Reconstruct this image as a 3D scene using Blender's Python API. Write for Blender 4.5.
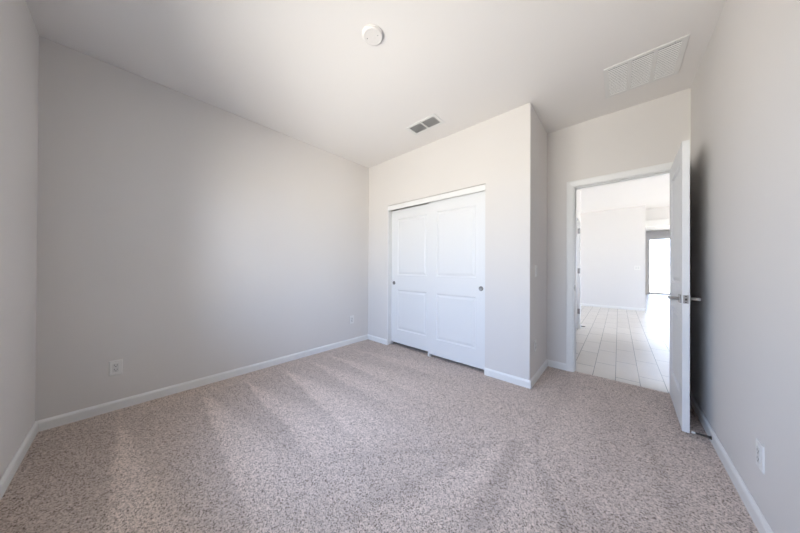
import bpy, bmesh, math, random
from mathutils import Vector, Matrix

for o in list(bpy.data.objects):
    bpy.data.objects.remove(o, do_unlink=True)
S = bpy.context.scene
C = S.collection

# ---------------------------------------------------------------- camera
F_PX, YAW, PITCH, ROLL, CAM_H = 243.56, 0.7318, 0.0040, 0.0051, 1.1469
fw = Vector((-math.sin(YAW)*math.cos(PITCH), math.cos(YAW)*math.cos(PITCH), math.sin(PITCH)))
r0 = Vector((math.cos(YAW), math.sin(YAW), 0))
u0 = r0.cross(fw)
rt = r0*math.cos(ROLL) + u0*math.sin(ROLL)
up = rt.cross(fw)
cd = bpy.data.cameras.new('camera')
cd.sensor_fit = 'HORIZONTAL'; cd.sensor_width = 36.0
cd.lens = F_PX/800*36; cd.clip_start = 0.02; cd.clip_end = 500
cam = bpy.data.objects.new('camera', cd); C.objects.link(cam)
cam.matrix_world = Matrix(((rt.x, up.x, -fw.x, 0), (rt.y, up.y, -fw.y, 0), (rt.z, up.z, -fw.z, CAM_H), (0, 0, 0, 1)))
S.camera = cam

# ---------------------------------------------------------------- sky and daylight
W = bpy.data.worlds.new('sky'); S.world = W; W.use_nodes = True
nt = W.node_tree; nt.nodes.clear()
wo = nt.nodes.new('ShaderNodeOutputWorld'); bg = nt.nodes.new('ShaderNodeBackground')
tc = nt.nodes.new('ShaderNodeTexCoord'); sp = nt.nodes.new('ShaderNodeSeparateXYZ')
mr = nt.nodes.new('ShaderNodeMapRange'); mr.inputs[1].default_value = -1; mr.inputs[2].default_value = 1
rp = nt.nodes.new('ShaderNodeValToRGB')
nt.links.new(tc.outputs['Generated'], sp.inputs[0]); nt.links.new(sp.outputs[2], mr.inputs[0])
nt.links.new(mr.outputs[0], rp.inputs[0]); nt.links.new(rp.outputs[0], bg.inputs[0]); nt.links.new(bg.outputs[0], wo.inputs[0])
e = rp.color_ramp.elements
e[0].position = 0.0; e[0].color = (0.86, 0.80, 0.755, 1)          # sunlit desert ground below the horizon
e[1].position = 1.0; e[1].color = (0.30, 0.42, 0.70, 1)
for p_, c_ in ((0.47, (0.88, 0.83, 0.79, 1)), (0.51, (0.58, 0.66, 0.82, 1)), (0.7, (0.41, 0.53, 0.82, 1))):
    q = e.new(p_); q.color = c_
bg.inputs[1].default_value = 15.0

def portal(name, loc, direction, w, h):
    ld = bpy.data.lights.new(name, 'AREA'); ld.shape = 'RECTANGLE'; ld.size = w; ld.size_y = h
    ld.cycles.is_portal = True
    o = bpy.data.objects.new(name, ld); C.objects.link(o); o.location = loc
    o.rotation_euler = Vector(direction).to_track_quat('-Z', 'Z').to_euler()
    return o

S.view_settings.view_transform = 'Standard'; S.view_settings.look = 'None'
S.view_settings.gamma = 1; S.view_settings.use_curve_mapping = False
S.view_settings.exposure = 0.0

# ---------------------------------------------------------------- room measures
H = 2.74; HH = 2.86
XB, YA, YC, XD, YE, XF = -2.988, -0.425, 2.568, -0.631, 3.297, 0.470
T = 0.12
WX0, WX1, WZ0, WZ1 = -2.15, -0.40, 0.60, 2.13      # bedroom window in the near wall
CX0, CX1, CZ = -2.553, -1.072, 2.06                # closet opening
DX0, DX1, DZ = -0.384, 0.400, 2.065                # rough door opening

portal('window_daylight', ((WX0+WX1)/2, YA-T-.03, (WZ0+WZ1)/2), (0, 1, 0), WX1-WX0, WZ1-WZ0)
portal('patio_daylight', (2.3, 16.2, 1.3), (0, -1, 0), 2.7, 2.5)
portal('added_left_daylight', (-5.2, 7.6, 1.4), (1, 0, 0), 2.4, 2.0)  # portal for the added, unseen window on the left of the great room
portal('added_side_daylight', (-1.95, 4.5, 1.55), (1, 0, 0), 1.4, 1.3)  # portal for the added side room window, brightens the hall jamb
portal('added_right_daylight', (4.7, 8.5, 1.4), (-1, 0, 0), 3.6, 2.2)  # portal for the added, unseen window on the right of the great room

# ---------------------------------------------------------------- node helpers
def nn(t, typ, **k):
    n = t.nodes.new(typ)
    for a, v in k.items(): setattr(n, a, v)
    return n
def mat(name, col, rough=0.5, metal=0.0, bump=0.0, bscale=100.0, spec=0.5, var=0.0, vscale=2.0):
    m = bpy.data.materials.new(name); m.use_nodes = True; t = m.node_tree
    b = t.nodes['Principled BSDF']
    b.inputs['Base Color'].default_value = (*col, 1); b.inputs['Roughness'].default_value = rough
    b.inputs['Metallic'].default_value = metal; b.inputs['Specular IOR Level'].default_value = spec
    g = nn(t, 'ShaderNodeNewGeometry')
    if bump:
        n = nn(t, 'ShaderNodeTexNoise'); n.inputs['Scale'].default_value = bscale; n.inputs['Detail'].default_value = 3
        t.links.new(g.outputs['Position'], n.inputs['Vector'])
        bp = nn(t, 'ShaderNodeBump'); bp.inputs['Strength'].default_value = bump; bp.inputs['Distance'].default_value = 0.002
        t.links.new(n.outputs[0], bp.inputs['Height']); t.links.new(bp.outputs[0], b.inputs['Normal'])
    if var:
        n = nn(t, 'ShaderNodeTexNoise'); n.inputs['Scale'].default_value = vscale
        t.links.new(g.outputs['Position'], n.inputs['Vector'])
        mx = nn(t, 'ShaderNodeMix', data_type='RGBA')
        mx.inputs[6].default_value = (*[c*(1-var) for c in col], 1); mx.inputs[7].default_value = (*[min(1, c*(1+var)) for c in col], 1)
        t.links.new(n.outputs[0], mx.inputs[0]); t.links.new(mx.outputs[2], b.inputs['Base Color'])
    return m

M = {}
M['wall'] = mat('greige_wall_paint', (0.765, 0.733, 0.706), 0.75, bump=0.12, bscale=260, spec=0.3, var=0.012)
M['hallwall'] = mat('hall_wall_paint', (0.785, 0.765, 0.75), 0.75, bump=0.1, bscale=260, spec=0.3)
M['ceil'] = mat('ceiling_paint', (0.85, 0.82, 0.795), 0.85, bump=0.2, bscale=180, spec=0.2, var=0.01)
M['trim'] = mat('white_trim_paint', (0.87, 0.862, 0.845), 0.35, bump=0.02, bscale=60)
M['door'] = mat('white_door_paint', (0.82, 0.82, 0.82), 0.42, bump=0.04, bscale=120)
M['plastic'] = mat('white_plastic', (0.86, 0.845, 0.82), 0.35, bump=0.01, bscale=50)
M['detector'] = mat('detector_plastic', (0.82, 0.79, 0.765), 0.55, bump=0.01, bscale=50)
M['duct_dark'] = mat('dark_duct', (0.05, 0.05, 0.05), 0.8, bump=0.05)
M['plastic_in'] = mat('white_plastic_insert', (0.76, 0.75, 0.73), 0.3, bump=0.01, bscale=50)
M['dark'] = mat('dark_slot', (0.03, 0.03, 0.03), 0.6, bump=0.01)
M['duct'] = mat('grey_duct', (0.30, 0.30, 0.30), 0.8, bump=0.05)
M['vent'] = mat('white_vent_enamel', (0.80, 0.79, 0.77), 0.4, bump=0.01, bscale=50)
M['nickel'] = mat('satin_nickel', (0.40, 0.385, 0.37), 0.36, metal=1.0, bump=0.02, bscale=300)
M['pull'] = mat('brushed_pull_nickel', (0.24, 0.235, 0.23), 0.4, metal=1.0, bump=0.02, bscale=300)
M['spring'] = mat('spring_steel', (0.10, 0.095, 0.09), 0.35, metal=1.0, bump=0.02)
M['rubber'] = mat('white_rubber', (0.8, 0.8, 0.78), 0.6, bump=0.02)
M['vinyl'] = mat('white_vinyl_frame', (0.80, 0.80, 0.80), 0.4, bump=0.01)
M['conc'] = mat('patio_concrete', (0.55, 0.51, 0.46), 0.9, bump=0.3, bscale=40, var=0.08)

def glass_mat():
    m = bpy.data.materials.new('window_glass'); m.use_nodes = True; t = m.node_tree; t.nodes.clear()
    o = nn(t, 'ShaderNodeOutputMaterial'); a = nn(t, 'ShaderNodeBsdfTransparent'); a.inputs[0].default_value = (.96, .98, .97, 1)
    g = nn(t, 'ShaderNodeBsdfGlossy'); g.inputs['Roughness'].default_value = 0.0
    f = nn(t, 'ShaderNodeFresnel'); f.inputs[0].default_value = 1.3
    x = nn(t, 'ShaderNodeMixShader')
    t.links.new(f.outputs[0], x.inputs[0]); t.links.new(a.outputs[0], x.inputs[1]); t.links.new(g.outputs[0], x.inputs[2]); t.links.new(x.outputs[0], o.inputs[0])
    return m
M['glass'] = glass_mat()

def carpet_mat():
    m = bpy.data.materials.new('frieze_carpet'); m.use_nodes = True; t = m.node_tree
    b = t.nodes['Principled BSDF']; b.inputs['Roughness'].default_value = 1.0; b.inputs['Specular IOR Level'].default_value = 0.05
    L = t.links.new
    g = nn(t, 'ShaderNodeNewGeometry'); P = g.outputs['Position']
    def mth(op, a, bb=None, c=None, clamp=False):
        n = nn(t, 'ShaderNodeMath', operation=op); n.use_clamp = clamp
        for i, v in enumerate((a, bb, c)):
            if v is None: continue
            if isinstance(v, (int, float)): n.inputs[i].default_value = v
            else: L(v, n.inputs[i])
        return n.outputs[0]
    def noise(sc, det=2, vec=P, rough=.5):
        n = nn(t, 'ShaderNodeTexNoise'); n.inputs['Scale'].default_value = sc; n.inputs['Detail'].default_value = det
        n.inputs['Roughness'].default_value = rough; L(vec, n.inputs['Vector']); return n.outputs[0]
    def mrange(v, a, bb, c=0., d=1., smooth=True):
        n = nn(t, 'ShaderNodeMapRange'); n.interpolation_type = 'SMOOTHSTEP' if smooth else 'LINEAR'
        L(v, n.inputs[0])
        for i, q in enumerate((a, bb, c, d)): n.inputs[i+1].default_value = q
        return n.outputs[0]
    s = nn(t, 'ShaderNodeSeparateXYZ'); L(P, s.inputs[0]); X, Y = s.outputs[0], s.outputs[1]
    w = mth('SUBTRACT', noise(2.2, 2), 0.5)
    w2 = mth('SUBTRACT', noise(14, 2), 0.5)
    # pile lay left by the vacuum: strokes along X, one every .34 m, brushed bright just past each edge
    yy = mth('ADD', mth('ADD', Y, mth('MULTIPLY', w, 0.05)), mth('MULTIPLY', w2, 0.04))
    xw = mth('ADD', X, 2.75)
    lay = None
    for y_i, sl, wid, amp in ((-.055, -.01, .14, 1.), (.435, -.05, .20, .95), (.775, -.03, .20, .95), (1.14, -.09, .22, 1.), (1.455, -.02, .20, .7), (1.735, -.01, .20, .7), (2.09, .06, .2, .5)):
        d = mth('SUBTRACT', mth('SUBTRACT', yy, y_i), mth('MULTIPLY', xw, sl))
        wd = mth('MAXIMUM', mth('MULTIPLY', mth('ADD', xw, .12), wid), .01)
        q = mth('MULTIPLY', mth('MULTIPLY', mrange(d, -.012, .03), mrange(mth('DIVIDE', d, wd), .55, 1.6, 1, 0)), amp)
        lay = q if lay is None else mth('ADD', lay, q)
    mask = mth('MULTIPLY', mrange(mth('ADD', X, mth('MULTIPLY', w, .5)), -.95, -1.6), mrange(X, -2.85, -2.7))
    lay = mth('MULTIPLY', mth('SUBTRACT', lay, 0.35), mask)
    lay = mth('SUBTRACT', lay, mth('MULTIPLY', mth('MULTIPLY', mrange(yy, -.03, -.10), mrange(X, -1.2, -1.7)), .3))  # flat dark patch at the near left: dark lay, with some shade painted in
    # strokes ending in the middle of the room and coming out of the doorway
    def streak(x0, y0, x1, y1, w0, w1, amp):
        dx, dy = x1-x0, y1-y0; ll = math.hypot(dx, dy); dx /= ll; dy /= ll
        ax = mth('SUBTRACT', X, x0); ay = mth('SUBTRACT', Y, y0)
        al = mth('ADD', mth('MULTIPLY', ax, dx), mth('MULTIPLY', ay, dy))
        ac = mth('ADD', mth('MULTIPLY', ax, -dy), mth('MULTIPLY', ay, dx))
        ac = mth('ABSOLUTE', mth('ADD', ac, mth('MULTIPLY', w2, 0.10)))
        wd = mth('ADD', mth('MULTIPLY', al, (w1-w0)/ll), w0)
        rel = mth('DIVIDE', ac, mth('MAXIMUM', wd, 0.004))
        k = mrange(rel, 1.25, 0.75)
        k = mth('MULTIPLY', k, mth('MULTIPLY', mrange(al, -0.03, 0.05), mrange(al, ll+.15, ll-.15)))
        return mth('MULTIPLY', k, amp)
    for a in ((-.56, 1.69, -.68, .75, .02, .13, .40), (-.50, 1.74, -.45, .75, .04, .035, -.55), (-.39, 1.69, -.30, .8, .01, .10, .30),
              (-.37, 1.66, -.06, 1.10, .01, .05, -.55), (-.26, 1.66, .16, 1.15, .015, .10, -.30), (-.41, 1.68, -.37, 3.15, .02, .03, -.16),
              (-.50, 1.72, -1.25, .85, .012, .03, -.40), (.13, 2.5, .21, 1.6, .025, .04, -.35), (-.02, 2.45, -.05, 1.75, .03, .07, -.2),
              (-.9, 2.2, -.45, 1.75, .05, .03, .15), (-.2, 2.9, -.3, 1.8, .06, .10, .22), (.02, 1.55, .22, .9, .05, .10, -.25), (.33, 2.3, .33, 1.2, .05, .08, .2),
              (-.62, 1.5, -.95, .70, .02, .05, -.30), (-.20, 1.42, -.10, .85, .012, .03, -.30), (.07, 1.35, .10, .8, .015, .03, -.30), (-.15, 3.1, -.02, 2.3, .03, .05, -.12), (.12, 3.1, .2, 2.4, .03, .06, .15)):
        lay = mth('ADD', lay, streak(*a))
    lay = mth('ADD', lay, mth('ADD', mth('MULTIPLY', w, 0.5), mth('MULTIPLY', w2, 0.7)))
    # yarn: flecks of brown among beige
    v = nn(t, 'ShaderNodeTexVoronoi'); v.inputs['Scale'].default_value = 300; L(P, v.inputs['Vector'])
    v2 = nn(t, 'ShaderNodeTexVoronoi'); v2.inputs['Scale'].default_value = 175; L(P, v2.inputs['Vector'])
    def rnd(vn):
        q = nn(t, 'ShaderNodeSeparateColor'); L(vn.outputs['Color'], q.inputs[0]); return q.outputs[0]
    n1 = mth('ADD', mth('MULTIPLY', rnd(v), .5), mth('MULTIPLY', rnd(v2), .5)); n2 = noise(48, 2)
    r = nn(t, 'ShaderNodeValToRGB'); L(n1, r.inputs[0]); E_ = r.color_ramp.elements
    E_[0].position = .06; E_[0].color = (.07, .05, .04, 1); E_[1].position = .95; E_[1].color = (.86, .74, .67, 1)
    q = E_.new(.27); q.color = (.38, .305, .26, 1); q = E_.new(.45); q.color = (.60, .50, .44, 1)
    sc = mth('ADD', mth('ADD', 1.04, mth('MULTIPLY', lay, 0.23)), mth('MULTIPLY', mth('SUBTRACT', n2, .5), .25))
    vm = nn(t, 'ShaderNodeVectorMath', operation='SCALE'); L(r.outputs[0], vm.inputs[0]); L(sc, vm.inputs['Scale'])
    L(vm.outputs[0], b.inputs['Base Color'])
    bp = nn(t, 'ShaderNodeBump'); bp.inputs['Strength'].default_value = 0.35; bp.inputs['Distance'].default_value = 0.003
    L(v.outputs[0], bp.inputs['Height']); L(bp.outputs[0], b.inputs['Normal'])
    return m
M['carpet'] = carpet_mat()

def tile_mat():
    m = bpy.data.materials.new('plank_tile'); m.use_nodes = True; t = m.node_tree; L = t.links.new
    b = t.nodes['Principled BSDF']; b.inputs['Roughness'].default_value = 0.35
    g = nn(t, 'ShaderNodeNewGeometry'); s = nn(t, 'ShaderNodeSeparateXYZ'); L(g.outputs['Position'], s.inputs[0])
    def mth(op, a, bb=None):
        n = nn(t, 'ShaderNodeMath', operation=op)
        for i, v in enumerate((a, bb)):
            if v is None: continue
            if isinstance(v, (int, float)): n.inputs[i].default_value = v
            else: L(v, n.inputs[i])
        return n.outputs[0]
    u = mth('DIVIDE', mth('ADD', s.outputs[0], 0.0245+0.1845*40), 0.1845)      # columns .1845 m wide
    k = mth('FLOOR', u); fu = mth('FRACT', u)
    vv = mth('DIVIDE', mth('SUBTRACT', mth('SUBTRACT', s.outputs[1], 3.45-6.0), mth('MULTIPLY', mth('SUBTRACT', k, 40.), 0.2)), 0.6)
    fv = mth('FRACT', vv)
    du = mth('MULTIPLY', mth('SUBTRACT', .5, mth('ABSOLUTE', mth('SUBTRACT', fu, .5))), .1845)
    dv = mth('MULTIPLY', mth('SUBTRACT', .5, mth('ABSOLUTE', mth('SUBTRACT', fv, .5))), .6)
    gr = mth('LESS_THAN', mth('MINIMUM', du, mth('MULTIPLY', dv, .6)), 0.0028)
    cmb = nn(t, 'ShaderNodeCombineXYZ'); L(k, cmb.inputs[0]); L(mth('FLOOR', vv), cmb.inputs[1])
    wn = nn(t, 'ShaderNodeTexWhiteNoise'); L(cmb.outputs[0], wn.inputs[0])
    no = nn(t, 'ShaderNodeTexNoise'); no.inputs['Scale'].default_value = 7; no.inputs['Detail'].default_value = 4; L(g.outputs['Position'], no.inputs['Vector'])
    f = mth('ADD', mth('MULTIPLY', wn.outputs[0], .4), mth('MULTIPLY', no.outputs[0], .6))
    mx = nn(t, 'ShaderNodeMix', data_type='RGBA'); L(f, mx.inputs[0]); mx.inputs[6].default_value = (.60, .55, .49, 1); mx.inputs[7].default_value = (.72, .67, .61, 1)
    m2 = nn(t, 'ShaderNodeMix', data_type='RGBA'); L(gr, m2.inputs[0]); L(mx.outputs[2], m2.inputs[6]); m2.inputs[7].default_value = (.20, .18, .16, 1)
    L(m2.outputs[2], b.inputs['Base Color'])
    bp = nn(t, 'ShaderNodeBump'); bp.inputs['Strength'].default_value = .3; bp.inputs['Distance'].default_value = .002
    L(mth('SUBTRACT', 1.0, gr), bp.inputs['Height']); L(bp.outputs[0], b.inputs['Normal'])
    return m
M['tile'] = tile_mat()

# ---------------------------------------------------------------- mesh helpers
def box(bm, x0, y0, z0, x1, y1, z1):
    x0, x1 = sorted((x0, x1)); y0, y1 = sorted((y0, y1)); z0, z1 = sorted((z0, z1))
    v = [bm.verts.new(c) for c in ((x0,y0,z0),(x1,y0,z0),(x1,y1,z0),(x0,y1,z0),(x0,y0,z1),(x1,y0,z1),(x1,y1,z1),(x0,y1,z1))]
    for f in ((0,3,2,1),(4,5,6,7),(0,1,5,4),(1,2,6,5),(2,3,7,6),(3,0,4,7)): bm.faces.new([v[i] for i in f])
def boxes(*bs):
    bm = bmesh.new()
    for b in bs: box(bm, *b)
    return bm
def prism(bm, prof, a, b, ux, uy):
    """extrude a 2-D profile (list of (p,q)) from point a to b; p along ux, q along uy"""
    a, b, ux, uy = map(Vector, (a, b, ux, uy))
    A = [bm.verts.new(a+ux*p+uy*q) for p, q in prof]; B = [bm.verts.new(b+ux*p+uy*q) for p, q in prof]
    n = len(prof)
    for i in range(n): bm.faces.new((A[i], A[(i+1)%n], B[(i+1)%n], B[i]))
    bm.faces.new(A[::-1]); bm.faces.new(B)
def lathe(bm, prof, c, axis, seg=32):
    """revolve (radius, height) profile about axis through c"""
    ax = Vector(axis).normalized(); t1 = ax.orthogonal().normalized(); t2 = ax.cross(t1); c = Vector(c)
    rings = []
    for r, h in prof:
        if r < 1e-6: rings.append([bm.verts.new(c+ax*h)])
        else: rings.append([bm.verts.new(c+ax*h+(t1*math.cos(2*math.pi*i/seg)+t2*math.sin(2*math.pi*i/seg))*r) for i in range(seg)])
    for R0, R1 in zip(rings, rings[1:]):
        for i in range(seg):
            j = (i+1) % seg
            if len(R0) == 1 and len(R1) == 1: continue
            if len(R0) == 1: bm.faces.new((R0[0], R1[i], R1[j]))
            elif len(R1) == 1: bm.faces.new((R0[i], R1[0], R0[j]))
            else: bm.faces.new((R0[i], R1[i], R1[j], R0[j]))
def tube(bm, pts, r, seg=8):
    pts = [Vector(p) for p in pts]; prev = None; rings = []
    for i, p in enumerate(pts):
        d = (pts[min(i+1, len(pts)-1)]-pts[max(i-1, 0)]).normalized()
        t1 = d.orthogonal().normalized() if prev is None else (prev-d*prev.dot(d)).normalized()
        prev = t1; t2 = d.cross(t1)
        rr = r[i] if isinstance(r, (list, tuple)) else r
        rings.append([bm.verts.new(p+(t1*math.cos(2*math.pi*k/seg)+t2*math.sin(2*math.pi*k/seg))*rr) for k in range(seg)])
    for R0, R1 in zip(rings, rings[1:]):
        for k in range(seg): bm.faces.new((R0[k], R0[(k+1)%seg], R1[(k+1)%seg], R1[k]))
    bm.faces.new(rings[0][::-1]); bm.faces.new(rings[-1])
def obj(name, bm, m, parent=None, bevel=0.0, smooth=False):
    bmesh.ops.recalc_face_normals(bm, faces=bm.faces)
    me = bpy.data.meshes.new(name); bm.to_mesh(me); bm.free()
    me.materials.append(M[m] if isinstance(m, str) else m)
    if smooth:
        for p in me.polygons: p.use_smooth = True
    o = bpy.data.objects.new(name, me); C.objects.link(o)
    if parent: o.parent = parent
    if bevel:
        k = o.modifiers.new('bevel', 'BEVEL'); k.width = bevel; k.segments = 2; k.limit_method = 'ANGLE'; k.angle_limit = math.radians(40)
    if smooth:
        try:
            k = o.modifiers.new('wn', 'WEIGHTED_NORMAL'); k.keep_sharp = True
        except Exception: pass
    return o
def struct(name, bm, m, parent=None, bevel=0.0):
    o = obj(name, bm, m, parent, bevel)
    if parent is None: o['kind'] = 'structure'
    return o
def root(name, loc, label=None, cat=None, kind=None, group=None, rot=(0, 0, 0)):
    o = bpy.data.objects.new(name, None); C.objects.link(o); o.location = loc; o.rotation_euler = rot
    o.empty_display_size = .05
    if label: o['label'] = label; o['category'] = cat
    if kind: o['kind'] = kind
    if group: o['group'] = group
    return o

# ---------------------------------------------------------------- bedroom shell
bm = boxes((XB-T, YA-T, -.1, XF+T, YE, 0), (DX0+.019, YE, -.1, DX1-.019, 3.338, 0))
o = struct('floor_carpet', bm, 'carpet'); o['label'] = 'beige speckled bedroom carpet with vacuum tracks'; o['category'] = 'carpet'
struct('ceiling', boxes((XB-T, YA-T, H, XF+T, YE+T-.001, H+.1)), 'ceil')
struct('wall_left', boxes((XB-T, YA-T, 0, XB, YE+T, H)), 'wall')
struct('wall_near', boxes((XB, YA-T, 0, WX0, YA, H), (WX1, YA-T, 0, XF, YA, H), (WX0, YA-T, 0, WX1, YA, WZ0), (WX0, YA-T, WZ1, WX1, YA, H)), 'wall')
struct('wall_right', boxes((XF, YA-T, 0, XF+T, YE+T, H)), 'wall')
# closet front wall and its return, one corner-beaded mesh
bm = bmesh.new()
pl = [(XB, YC), (XB, YC+T), (CX0, YC+T), (CX0, YC)]
prism(bm, [(x, y) for x, y in pl], (0, 0, 0), (0, 0, H), (1, 0, 0), (0, 1, 0))
rb = .006
pl = [(CX1, YC), (CX1, YC+T), (XD-T, YC+T), (XD-T, YE), (XD, YE), (XD, YC+rb), (XD-rb*.3, YC+rb*.3), (XD-rb, YC)]
prism(bm, pl, (0, 0, 0), (0, 0, H), (1, 0, 0), (0, 1, 0))
box(bm, CX0, YC, CZ, CX1, YC+T, H)
struct('wall_closet', bm, 'wall')
struct('wall_far', boxes((XD-.001, YE, 0, DX0, YE+T, H), (DX1, YE, 0, XF, YE+T, H), (DX0, YE, DZ, DX1, YE+T, H), (XB, YE, 0, XD-.001, YE+T, H)), 'wall')

# baseboards: eased-top profile, p = out from wall, q = up
BP = [(0, 0), (.014, 0), (.014, .058), (.011, .066), (.007, .071), (.004, .075), (0, .075)]
def base(name, segs):
    bm = bmesh.new()
    for a, b, out in segs: prism(bm, BP, (*a, 0), (*b, 0), (*out, 0), (0, 0, 1))
    return struct(name, bm, 'trim')
base('baseboard_left', [((XB, YA), (XB, YC), (1, 0))])
base('baseboard_near', [((XB, YA), (XF, YA), (0, 1))])
base('baseboard_closet', [((XB, YC), (CX0, YC), (0, -1)), ((CX1, YC), (XD+.014, YC), (0, -1)), ((XD, YC-.014), (XD, YE), (1, 0))])
base('baseboard_far', [((XD, YE), (-.437, YE), (0, -1)), ((.452, YE), (XF, YE), (0, -1))])
base('baseboard_right', [((XF, YA), (XF, YE), (-1, 0))])

# ---------------------------------------------------------------- door casing and jamb
CP = [(0, 0), (.063, 0), (.063, .016), (.055, .018), (.030, .015), (.018, .012), (.008, .011), (.003, .008), (0, .004)]   # p = away from opening, q = out of wall
def casing(bm, x0, x1, z1, y, out):
    """two legs and a mitred head built as one swept profile"""
    rings = []
    for (cx, cz, dx, dz) in ((x0, 0, -1, 0), (x0, z1, -1, 1), (x1, z1, 1, 1), (x1, 0, 1, 0)):
        rings.append([bm.verts.new((cx+dx*p, y+out*q, cz+dz*p)) for p, q in CP])
    n = len(CP)
    for A, B in zip(rings, rings[1:]):
        for i in range(n): bm.faces.new((A[i], A[(i+1)%n], B[(i+1)%n], B[i]))
    bm.faces.new(rings[0]); bm.faces.new(rings[-1][::-1])
bm = bmesh.new(); casing(bm, -.374, .389, 2.052, YE, -1)
struct('trim_1', bm, 'trim')
bm = bmesh.new(); casing(bm, -.374, .389, 2.052, YE+T, 1)
struct('trim_2', bm, 'trim')
J = .019
bm = boxes((DX0, YE, -.005, DX0+J, YE+T, DZ), (DX1-J, YE, -.005, DX1, YE+T, DZ), (DX0+J, YE, DZ-J, DX1-J, YE+T, DZ),
           (DX0+J, YE+.040, 0, DX0+J+.010, YE+.075, DZ-J), (DX1-J-.010, YE+.040, 0, DX1-J, YE+.075, DZ-J), (DX0+J, YE+.040, DZ-J-.010, DX1-J, YE+.075, DZ-J))
jamb = struct('trim_3', bm, 'trim')
obj('strike_plate', boxes((DX0+J, YE+.004, .90, DX0+J+.0025, YE+.034, .96), (DX0+J-.002, YE-.006, .915, DX0+J+.002, YE+.006, .945)), 'nickel', jamb)

# ---------------------------------------------------------------- moulded two-panel door leaves
def leaf(bm, w, h, t, panels, org, ux, un, dk=1.0):
    """door leaf: x 0..w along ux, z 0..h, front face at 0, back at t along un; panels = (x0,z0,x1,z1)"""
    org, ux, un = Vector(org), Vector(ux), Vector(un); uz = Vector((0, 0, 1))
    def P(x, z, d): return bm.verts.new(org+ux*x+uz*z+un*d)
    def face(d0, s):
        xs = sorted({0, w, *[p[0] for p in panels], *[p[2] for p in panels]}); zs = sorted({0, h, *[p[1] for p in panels], *[p[3] for p in panels]})
        for i in range(len(xs)-1):
            for j in range(len(zs)-1):
                cx, cz = (xs[i]+xs[i+1])/2, (zs[j]+zs[j+1])/2
                if any(p[0] < cx < p[2] and p[1] < cz < p[3] for p in panels): continue
                bm.faces.new([P(a, b, d0) for a, b in ((xs[i], zs[j]), (xs[i+1], zs[j]), (xs[i+1], zs[j+1]), (xs[i], zs[j+1]))])
        for x0, z0, x1, z1 in panels:
            prev = None
            for ins, dep in ((0, 0), (.004, .003), (.012, .009), (.018, .010), (.024, .009), (.044, .0025), (.048, .002)):
                loop = [P(a, b, d0+s*dep*dk) for a, b in ((x0+ins, z0+ins), (x1-ins, z0+ins), (x1-ins, z1-ins), (x0+ins, z1-ins))]
                if prev:
                    for k in range(4): bm.faces.new((prev[k], prev[(k+1)%4], loop[(k+1)%4], loop[k]))
                prev = loop
            bm.faces.new(prev)
    face(0, 1); face(t, -1)
    for a, b in (((0, 0), (w, 0)), ((w, 0), (w, h)), ((w, h), (0, h)), ((0, h), (0, 0))):
        bm.faces.new((P(*a, 0), P(*b, 0), P(*b, t), P(*a, t)))
    bmesh.ops.remove_doubles(bm, verts=bm.verts, dist=.0001)

# door_1: open bedroom door, folded back along the right wall
LX, LY0, LY1, LZ = .3300, 2.590, 3.292, .014
bm = bmesh.new(); LW = LY1-LY0
leaf(bm, LW, 2.028, .035, [(.11, .225, LW-.11, .815), (.11, 1.02, LW-.11, 1.905)], (LX, LY0, LZ), (0, 1, 0), (1, 0, 0), 1.5)
d1 = struct('door_1', bm, 'door')
def lever(side):
    s = side; xf = LX if s < 0 else LX+.035; yc, zc = LY0+.062, .935
    bm = bmesh.new()
    box(bm, xf, yc-.030, zc-.030, xf+s*.009, yc+.030, zc+.030)
    h = obj('lever_handle', bm, 'nickel', d1, bevel=.002)
    bm = bmesh.new()
    tube(bm, [(xf+s*.009, yc, zc), (xf+s*.045, yc, zc)], .0105, 16)
    x0 = xf+s*.040; x1 = xf+s*.056
    prof = [(0, -.010), (1, -.010), (1, .010), (0, .010)]
    bb = [(yc-.014, .010), (yc+.02, .010), (yc+.07, .0085), (yc+.115, .0075)]
    rings = [[bm.verts.new((x0+(x1-x0)*p, y, zc+hh*(1 if q > 0 else -1))) for p, q in prof] for y, hh in bb]
    for A, B in zip(rings, rings[1:]):
        for i in range(4): bm.faces.new((A[i], A[(i+1)%4], B[(i+1)%4], B[i]))
    bm.faces.new(rings[0]); bm.faces.new(rings[-1][::-1])
    obj('lever', bm, 'nickel', h, bevel=.0025)
lever(-1); lever(1)
lp = obj('latch_plate', boxes((LX+.005, LY0-.0015, .906, LX+.030, LY0+.001, .964)), 'nickel', d1, bevel=.0007)
bm = bmesh.new(); prism(bm, [(0, 0), (.011, 0), (.011, .004), (.004, .012), (0, .012)], (LX+.012, LY0-.0015, .928), (LX+.012, LY0-.0015, .942), (1, 0, 0), (0, -1, 0))
obj('latch_bolt', bm, 'spring', lp)
obj('screw', boxes((LX+.014, LY0-.0022, .911, LX+.021, LY0-.001, .917)), 'dark', lp)
obj('screw', boxes((LX+.014, LY0-.0022, .953, LX+.021, LY0-.001, .959)), 'dark', lp)
for z in (.25, 1.03, 1.80):
    bm = bmesh.new(); tube(bm, [(LX+.040, YE-.010, z-.045), (LX+.040, YE-.010, z+.045)], .0055, 12)
    box(bm, LX+.034, YE-.034, z-.045, LX+.037, YE-.008, z+.045)
    obj('hinge', bm, 'nickel', d1)

# the leaf stands a degree short of square to the opening
piv = Matrix.Translation((LX, LY0, 0))
d1.matrix_world = piv @ Matrix.Rotation(-.0215, 4, 'Z') @ piv.inverted()

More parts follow.
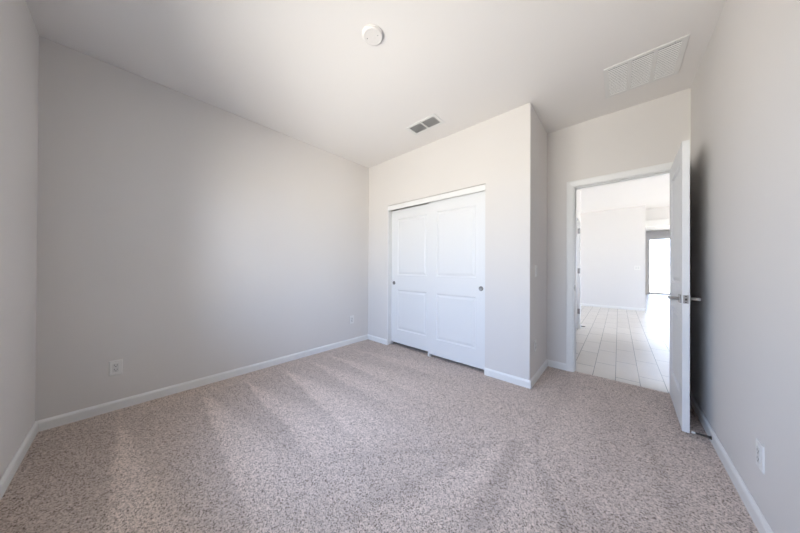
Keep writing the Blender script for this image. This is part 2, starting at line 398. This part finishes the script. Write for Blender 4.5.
# ---------------------------------------------------------------- closet: header fascia and two sliding doors
struct('trim_4', boxes((CX0, YC-.003, 1.987, CX1, YC+.012, 2.052), (CX0, YC+.035, 2.02, CX1, YC+.11, 2.058)), 'trim', bevel=.0015)
struct('trim_5', boxes((CX0, YC-.002, 0, CX0+.012, YC+T, 1.987)), 'trim', bevel=.002)
def slider(name, x0, x1, y, z0, pull_x):
    w = x1-x0; h = 1.990-z0
    bm = bmesh.new()
    leaf(bm, w, h, .034, [(.118, .235-z0, w-.118, .82-z0), (.118, 1.035-z0, w-.118, 1.858-z0)], (x0, y, z0), (1, 0, 0), (0, 1, 0))
    d = struct(name, bm, 'door')
    bm = bmesh.new(); lathe(bm, [(0, -.0006), (.017, -.0008), (.0195, -.0030), (.0235, -.0040), (.026, -.0025), (.0265, .001)], (pull_x, y, .918), (0, 1, 0), 32)
    obj('finger_pull', bm, 'pull', d, smooth=True)
slider('door_2', CX0+.013, CX0+.013+.762, YC+.074, .042, CX0+.013+.050)
slider('door_3', CX1-.764, CX1-.002, YC+.034, .034, CX1-.060)
struct('trim_6', boxes((CX1-.770, YC+.030, 0, CX1-.735, YC+.112, .012), (CX1-.770, YC+.028, 0, CX1-.745, YC+.033, .050)), 'trim', bevel=.002)

# ---------------------------------------------------------------- bedroom window (near wall, beside the camera)
w = root('window_1', ((WX0+WX1)/2, YA-T+.03, WZ0), kind='structure')
def wbox(name, m, *bs, parent):
    bm = boxes(*bs); bmesh.ops.translate(bm, verts=bm.verts, vec=-Vector(parent.location)); return obj(name, bm, m, parent)
y0, y1 = YA-T+.005, YA-T+.055; fr = .045; mx_ = (WX0+WX1)/2
wbox('window_frame', 'vinyl', (WX0, y0, WZ0, WX0+fr, y1, WZ1), (WX1-fr, y0, WZ0, WX1, y1, WZ1), (WX0+fr, y0, WZ0, WX1-fr, y1, WZ0+fr), (WX0+fr, y0, WZ1-fr, WX1-fr, y1, WZ1), (mx_-.02, y0, WZ0+fr, mx_+.02, y1, WZ1-fr), parent=w)
wbox('window_pane', 'glass', (WX0+fr, y0+.022, WZ0+fr, mx_-.02, y0+.028, WZ1-fr), parent=w)
wbox('window_pane', 'glass', (mx_+.02, y0+.022, WZ0+fr, WX1-fr, y0+.028, WZ1-fr), parent=w)
wbox('window_sill', 'trim', (WX0, y1, WZ0-.002, WX1, YA+.012, WZ0+.016), parent=w)

# ---------------------------------------------------------------- hall and great room beyond the door
HX = -.546
GY, FY, GX0, GX1 = 9.364, 16.04, -5.0, 4.5
struct('floor_tile', boxes((GX0-T, 3.338, -.1, GX1+T, FY+T, -.003)), 'tile')
struct('ceiling_hall', boxes((GX0-T, YE+T, HH, GX1+T, FY+T, HH+.1), (GX0-T, YE+T-.0005, H, GX1+T, YE+T, HH+.1)), 'ceil')
bm = boxes((HX-.115, YE+T, 0, HX, 4.96, HH), (HX-.115, 5.755, 0, HX, 5.82, HH), (HX-.115, 4.96, 2.06, HX, 5.755, HH),
           (GX0, 5.705, 0, HX-.115, 5.82, HH))
struct('wall_hall', bm, 'hallwall')
bm = boxes((-1.9, YE+T, 0, -1.8, 3.8, HH), (-1.9, 5.2, 0, -1.8, 5.705, HH), (-1.9, 3.8, 0, -1.8, 5.2, .9), (-1.9, 3.8, 2.2, -1.8, 5.2, HH))
struct('wall_side_room', bm, 'hallwall')
# jamb and hinges on the side doorway
bm = boxes((HX-.115, 5.737, 0, HX, 5.757, 2.06), (HX-.115, 4.958, 0, HX, 4.978, 2.06), (HX-.115, 4.978, 2.040, HX, 5.737, 2.06))
sj = struct('trim_7', bm, 'trim')
for z in (.33, 1.10, 1.86):
    bm = boxes((HX-.040, 5.733, z-.05, HX-.008, 5.7365, z+.05)); tube(bm, [(HX-.006, 5.731, z-.05), (HX-.006, 5.731, z+.05)], .006, 10)
    obj('hinge', bm, 'nickel', sj)
struct('wall_great_room', boxes((GX0, GY, 0, .538, GY+.13, HH)), 'hallwall')
struct('wall_great_room_left', boxes((GX0-T, 5.705, 0, GX0, 6.4, HH), (GX0-T, 8.8, 0, GX0, FY, HH), (GX0-T, 6.4, 0, GX0, 8.8, .4), (GX0-T, 6.4, 2.4, GX0, 8.8, HH)), 'hallwall')
struct('wall_great_room_right', boxes((GX1, YE+T, 0, GX1+T, 6.7, HH), (GX1, 10.3, 0, GX1+T, FY, HH), (GX1, 6.7, 0, GX1+T, 10.3, .3), (GX1, 6.7, 2.5, GX1+T, 10.3, HH)), 'hallwall')
struct('wall_hall_right', boxes((.72, YE+T, 0, .83, 5.6, HH), (.83, 5.49, 0, GX1, 5.6, HH)), 'hallwall')
SX0, SX1, SZ = 1.0, 3.6, 2.55
struct('wall_great_room_far', boxes((GX0, FY, 0, SX0, FY+T, HH), (SX1, FY, 0, GX1, FY+T, HH), (SX0, FY, SZ, SX1, FY+T, HH)), 'hallwall')
struct('wall_header', boxes((.45, 9.90, 2.345, GX1, 10.05, HH)), 'hallwall')
struct('trim_8', boxes((.45, 9.86, 2.34, GX1, 9.90, 2.52)), 'trim', bevel=.003)
bm = bmesh.new()
for a, b, out in (((GX0, GY), (.552, GY), (0, -1)), ((.538, GY), (.538, GY+.13), (1, 0))): prism(bm, BP, (*a, -.003), (*b, -.003), (*out, 0), (0, 0, 1))
struct('baseboard_great_room', bm, 'trim')
bm = bmesh.new()
for a, b, out in (((HX, YE+T), (HX, 4.958), (1, 0)), ((HX-.1, 5.82), (GX0, 5.82), (0, 1)), ((HX, 5.812), (HX, 5.834), (1, 0))): prism(bm, BP, (*a, -.003), (*b, -.003), (*out, 0), (0, 0, 1))
struct('baseboard_hall', bm, 'trim')
# sliding patio door
w = root('window_2', (SX0, FY, 0), kind='structure')
f2 = .07; mxx = (SX0+SX1)/2
wbox('window_frame', 'vinyl', (SX0, FY, 0, SX0+f2, FY+.09, SZ), (SX1-f2, FY, 0, SX1, FY+.09, SZ), (SX0+f2, FY, 0, SX1-f2, FY+.09, .07), (SX0+f2, FY, SZ-f2, SX1-f2, FY+.09, SZ), (mxx-.04, FY+.02, .07, mxx+.04, FY+.07, SZ-f2), parent=w)
wbox('window_pane', 'glass', (SX0+f2, FY+.04, .07, mxx-.04, FY+.05, SZ-f2), parent=w)
wbox('window_pane', 'glass', (mxx+.04, FY+.04, .07, SX1-f2, FY+.05, SZ-f2), parent=w)
w = root('added_window_3', (GX0, 7.6, .4), kind='structure')  # unseen left window, added to bring daylight into the hall
wbox('window_frame', 'vinyl', (GX0-.09, 6.4, .4, GX0-.04, 6.45, 2.4), (GX0-.09, 8.75, .4, GX0-.04, 8.8, 2.4), (GX0-.09, 6.45, .4, GX0-.04, 8.75, .45), (GX0-.09, 6.45, 2.35, GX0-.04, 8.75, 2.4), (GX0-.09, 7.58, .45, GX0-.04, 7.62, 2.35), parent=w)
wbox('window_pane', 'glass', (GX0-.07, 6.45, .45, GX0-.06, 7.58, 2.35), parent=w)
wbox('window_pane', 'glass', (GX0-.07, 7.62, .45, GX0-.06, 8.75, 2.35), parent=w)
w = root('added_window_4', (GX1, 8.5, .3), kind='structure')  # unseen right window, added for more daylight beyond the door
wbox('window_frame', 'vinyl', (GX1+.04, 6.7, .3, GX1+.09, 6.75, 2.5), (GX1+.04, 10.25, .3, GX1+.09, 10.3, 2.5), (GX1+.04, 6.75, .3, GX1+.09, 10.25, .35), (GX1+.04, 6.75, 2.45, GX1+.09, 10.25, 2.5), (GX1+.04, 8.48, .35, GX1+.09, 8.52, 2.45), parent=w)
wbox('window_pane', 'glass', (GX1+.06, 6.75, .35, GX1+.07, 8.48, 2.45), parent=w)
wbox('window_pane', 'glass', (GX1+.06, 8.52, .35, GX1+.07, 10.25, 2.45), parent=w)

w = root('added_window_5', (-1.8, 4.5, .9), kind='structure')  # unseen side room window, added to lighten the doorway jamb
wbox('window_frame', 'vinyl', (-1.88, 3.8, .9, -1.84, 3.85, 2.2), (-1.88, 5.15, .9, -1.84, 5.2, 2.2), (-1.88, 3.85, .9, -1.84, 5.15, .95), (-1.88, 3.85, 2.15, -1.84, 5.15, 2.2), parent=w)
wbox('window_pane', 'glass', (-1.865, 3.85, .95, -1.86, 5.15, 2.15), parent=w)

# ---------------------------------------------------------------- wall plates
# local frame: x right, z up, y = -out of wall (plate front faces local -y)
def facing(name, loc, out, label, cat, group=None):
    a = math.atan2(out[1], out[0]) + math.pi/2
    return root(name, loc, label, cat, rot=(0, 0, a), group=group)
def plate(r, w, h):
    bm = bmesh.new()
    prev = None
    for ins, d in ((0, 0), (0, -.0035), (.0025, -.0058), (.006, -.0062)):
        loop = [bm.verts.new((x, d, z)) for x, z in ((-w/2+ins, -h/2+ins), (w/2-ins, -h/2+ins), (w/2-ins, h/2-ins), (-w/2+ins, h/2-ins))]
        if prev:
            for k in range(4): bm.faces.new((prev[k], prev[(k+1)%4], loop[(k+1)%4], loop[k]))
        else: bm.faces.new(loop)
        prev = loop
    bm.faces.new(prev)
    return obj('cover_plate', bm, 'plastic', r)
def screws(pl, xs, z):
    for x in xs:
        for s in (-1, 1):
            bm = bmesh.new(); lathe(bm, [(0, .0012), (.0028, .001), (.0032, 0)], (x, -.0062, s*z), (0, -1, 0), 12)
            obj('screw', bm, 'plastic_in', pl)
def outlet(loc, out, label):
    r = facing('wall_outlet', loc, out, label, 'wall outlet')
    pl = plate(r, .072, .117)
    rec = obj('receptacle', boxes((-.0165, -.0085, -.0335, .0165, -.005, .0335)), 'plastic_in', r, bevel=.001)
    bm = bmesh.new()
    for cz in (-.0175, .0175):
        box(bm, -.0085, -.0089, cz-.001, -.0060, -.0080, cz+.009); box(bm, .0060, -.0089, cz-.001, .0085, -.0080, cz+.007)
        lathe(bm, [(0, .0004), (.0028, .0004), (.0028, -.0004)], (0, -.0085, cz-.008), (0, -1, 0), 12)
    obj('socket_slots', bm, 'dark', rec)
    screws(pl, (0,), .048)
    return r
def switch(loc, out, label, gangs=1):
    r = facing('light_switch', loc, out, label, 'light switch')
    pl = plate(r, .072+.046*(gangs-1), .117)
    xs = [(i-(gangs-1)/2)*.046 for i in range(gangs)]
    for x in xs:
        bm = bmesh.new()
        prism(bm, [(-.033, -.004), (.033, -.004), (.033, -.0078), (0, -.0095), (-.033, -.0118)], (x-.0165, 0, 0), (x+.0165, 0, 0), (0, 0, 1), (0, 1, 0))
        obj('rocker', bm, 'plastic_in', r, bevel=.0008)
    screws(pl, xs, .048)
    return r
outlet((XB, -.064, .337), (1, 0), 'white outlet plate on the long blank wall, nearer the left front corner')
outlet((XB, 2.245, .358), (1, 0), 'small white outlet plate low on the long blank wall, near the closet corner')
outlet((XD, 2.757, .362), (1, 0), 'white outlet plate low on the narrow return wall beside the closet')
outlet((XF, 1.876, .320), (-1, 0), 'white outlet plate low on the right wall, in front of the open door')
switch((XD, 2.780, 1.117), (1, 0), 'white rocker light switch on the narrow return wall beside the closet')
switch((.38, GY, 1.17), (0, -1), 'white double light switch on the far wall seen through the doorway', 2)

# ---------------------------------------------------------------- smoke detector
r = root('smoke_detector', (-1.255, 1.106, H), 'round white smoke detector on the bedroom ceiling', 'smoke detector', rot=(0, 0, .6)); r.scale = (1, 1, .75)
bm = bmesh.new(); lathe(bm, [(0, 0), (.072, 0), (.073, .003), (.073, .010), (.070, .012), (0, .012)], (0, 0, 0), (0, 0, -1), 64); obj('base_plate', bm, 'detector', r, smooth=True)
bm = bmesh.new(); lathe(bm, [(.066, .010), (.068, .014), (.067, .020), (.062, .0235), (.056, .0245), (.052, .0228), (.050, .0222), (0, .0225)], (0, 0, 0), (0, 0, -1), 64)
cv = obj('cover', bm, 'detector', r, smooth=True)
bm = bmesh.new(); lathe(bm, [(.009, .0222), (.009, .0232), (.0075, .0238), (0, .0238)], (.008, .006, 0), (0, 0, -1), 24); obj('test_button', bm, 'detector', cv)
bm = bmesh.new(); lathe(bm, [(.003, .0222), (.003, .0235), (0, .0235)], (-.040, .006, 0), (0, 0, -1), 12); obj('indicator_light', bm, 'dark', cv)
bm = bmesh.new()
box(bm, .034, -.010, -.0235, .039, -.005, -.0215)
obj('sounder_slot', bm, 'duct', cv)

# ---------------------------------------------------------------- ceiling vents
def bezel(bm, x0, y0, x1, y1, holes, z, th, lip=.004):
    xs = sorted({x0, x1, *[h[0] for h in holes], *[h[2] for h in holes]}); ys = sorted({y0, y1, *[h[1] for h in holes], *[h[3] for h in holes]})
    for i in range(len(xs)-1):
        for j in range(len(ys)-1):
            cx, cy = (xs[i]+xs[i+1])/2, (ys[j]+ys[j+1])/2
            if any(h[0] < cx < h[2] and h[1] < cy < h[3] for h in holes): continue
            box(bm, xs[i], ys[j], z-th, xs[i+1], ys[j+1], z)
    bmesh.ops.remove_doubles(bm, verts=bm.verts, dist=.00005)
    dup = {}
    for f in list(bm.faces):
        k = tuple(round(c, 4) for c in f.calc_center_median())
        dup.setdefault(k, []).append(f)
    bmesh.ops.delete(bm, geom=[f for l in dup.values() if len(l) > 1 for f in l], context='FACES_ONLY')
# supply register over the closet: two banks of blades
vx0, vx1, vy0, vy1 = -1.818, -1.416, 2.095, 2.300
r = root('supply_vent', ((vx0+vx1)/2, (vy0+vy1)/2, H), 'small white supply register with two dark banks of blades, ceiling in front of closet', 'ceiling vent')
hw, hh = (vx1-vx0)/2, (vy1-vy0)/2
hs = [(-hw+.035, -hh+.032, -.008, hh-.032), (.008, -hh+.032, hw-.035, hh-.032)]
bm = bmesh.new(); bezel(bm, -hw, -hh, hw, hh, hs, 0, .008); obj('frame', bm, 'vent', r, bevel=.002)
for hx0, hy0, hx1, hy1 in hs:
    bm = bmesh.new(); n = 8
    for i in range(n):
        x = hx0+(i+.5)*(hx1-hx0)/n; s = 1
        prism(bm, [(-.007, -.001), (.005, -.0105), (.0058, -.0098), (-.006, 0)], (x, hy0, 0), (x, hy1, 0), (s, 0, 0), (0, 0, 1))
    obj('blade_bank', bm, 'vent', r)
obj('backing', boxes((-hw+.03, -hh+.028, -.0012, hw-.03, hh-.028, -.0004)), 'duct', r)
# return grille by the entry: three banks of fixed louvres
gx0, gx1, gy0, gy1 = -.094, .357, 2.527, 2.967
r = root('return_grille', ((gx0+gx1)/2, (gy0+gy1)/2, H), 'large square white return air grille with three louvred columns, ceiling near open door', 'ceiling vent')
hw, hh = (gx1-gx0)/2, (gy1-gy0)/2
b_, c_ = .030, .024; cw = (2*hw-2*b_-2*c_)/3
hs = [(-hw+b_+i*(cw+c_), -hh+b_, -hw+b_+i*(cw+c_)+cw, hh-b_) for i in range(3)]
bm = bmesh.new(); bezel(bm, -hw, -hh, hw, hh, hs, 0, .009); fr_ = obj('frame', bm, 'vent', r, bevel=.002)
for hx0, hy0, hx1, hy1 in hs:
    bm = bmesh.new(); n = 17
    for i in range(n):
        y = hy0+(i+.5)*(hy1-hy0)/n
        prism(bm, [(-.0024, -.0060), (.0050, -.0125), (.0060, -.0118), (-.0014, -.0052)], (hx0, y, 0), (hx1, y, 0), (0, 1, 0), (0, 0, 1))
    obj('louvre_bank', bm, 'vent', r)
for sx in (-.16, .16):
    bm = bmesh.new(); lathe(bm, [(0, .0015), (.003, .001), (.0035, 0)], (sx, -hh+.012, -.009), (0, 0, -1), 12); obj('screw', bm, 'nickel', fr_)
obj('backing', boxes((-hw+.028, -hh+.028, -.0012, hw-.028, hh-.028, -.0004)), 'duct_dark', r)

# ---------------------------------------------------------------- spring door stops
def door_stop(loc, ang, label, L_=.068):
    r = root('door_stop', loc, label, 'door stop', rot=(0, 0, ang))          # points along local +x
    bm = bmesh.new(); lathe(bm, [(0, 0), (.0125, 0), (.0125, .003), (.008, .006), (0, .006)], (0, 0, 0), (1, 0, 0), 20); obj('mounting_base', bm, 'spring', r, smooth=True)
    pts = []; turns = 13
    for i in range(turns*12+1):
        a = i/12*2*math.pi; f = i/(turns*12); rr = .0075-.0022*f
        pts.append((.005+f*(L_-.012), rr*math.cos(a), rr*math.sin(a)))
    bm = bmesh.new(); tube(bm, pts, .0021, 6); obj('spring', bm, 'spring', r, smooth=True)
    bm = bmesh.new(); lathe(bm, [(0, L_-.010), (.0062, L_-.010), (.0078, L_-.004), (.0078, L_+.004), (.005, L_+.008), (0, L_+.0085)], (0, 0, 0), (1, 0, 0), 20); obj('rubber_tip', bm, 'rubber', r, smooth=True)
door_stop((XF-.0138, 2.575, .033), math.pi, 'dark spring door stop with white tip on right baseboard under open door', .078)
door_stop((HX+.0138, 5.826, .035), 0, 'small spring door stop on hall wall corner low beyond the doorway', .062)
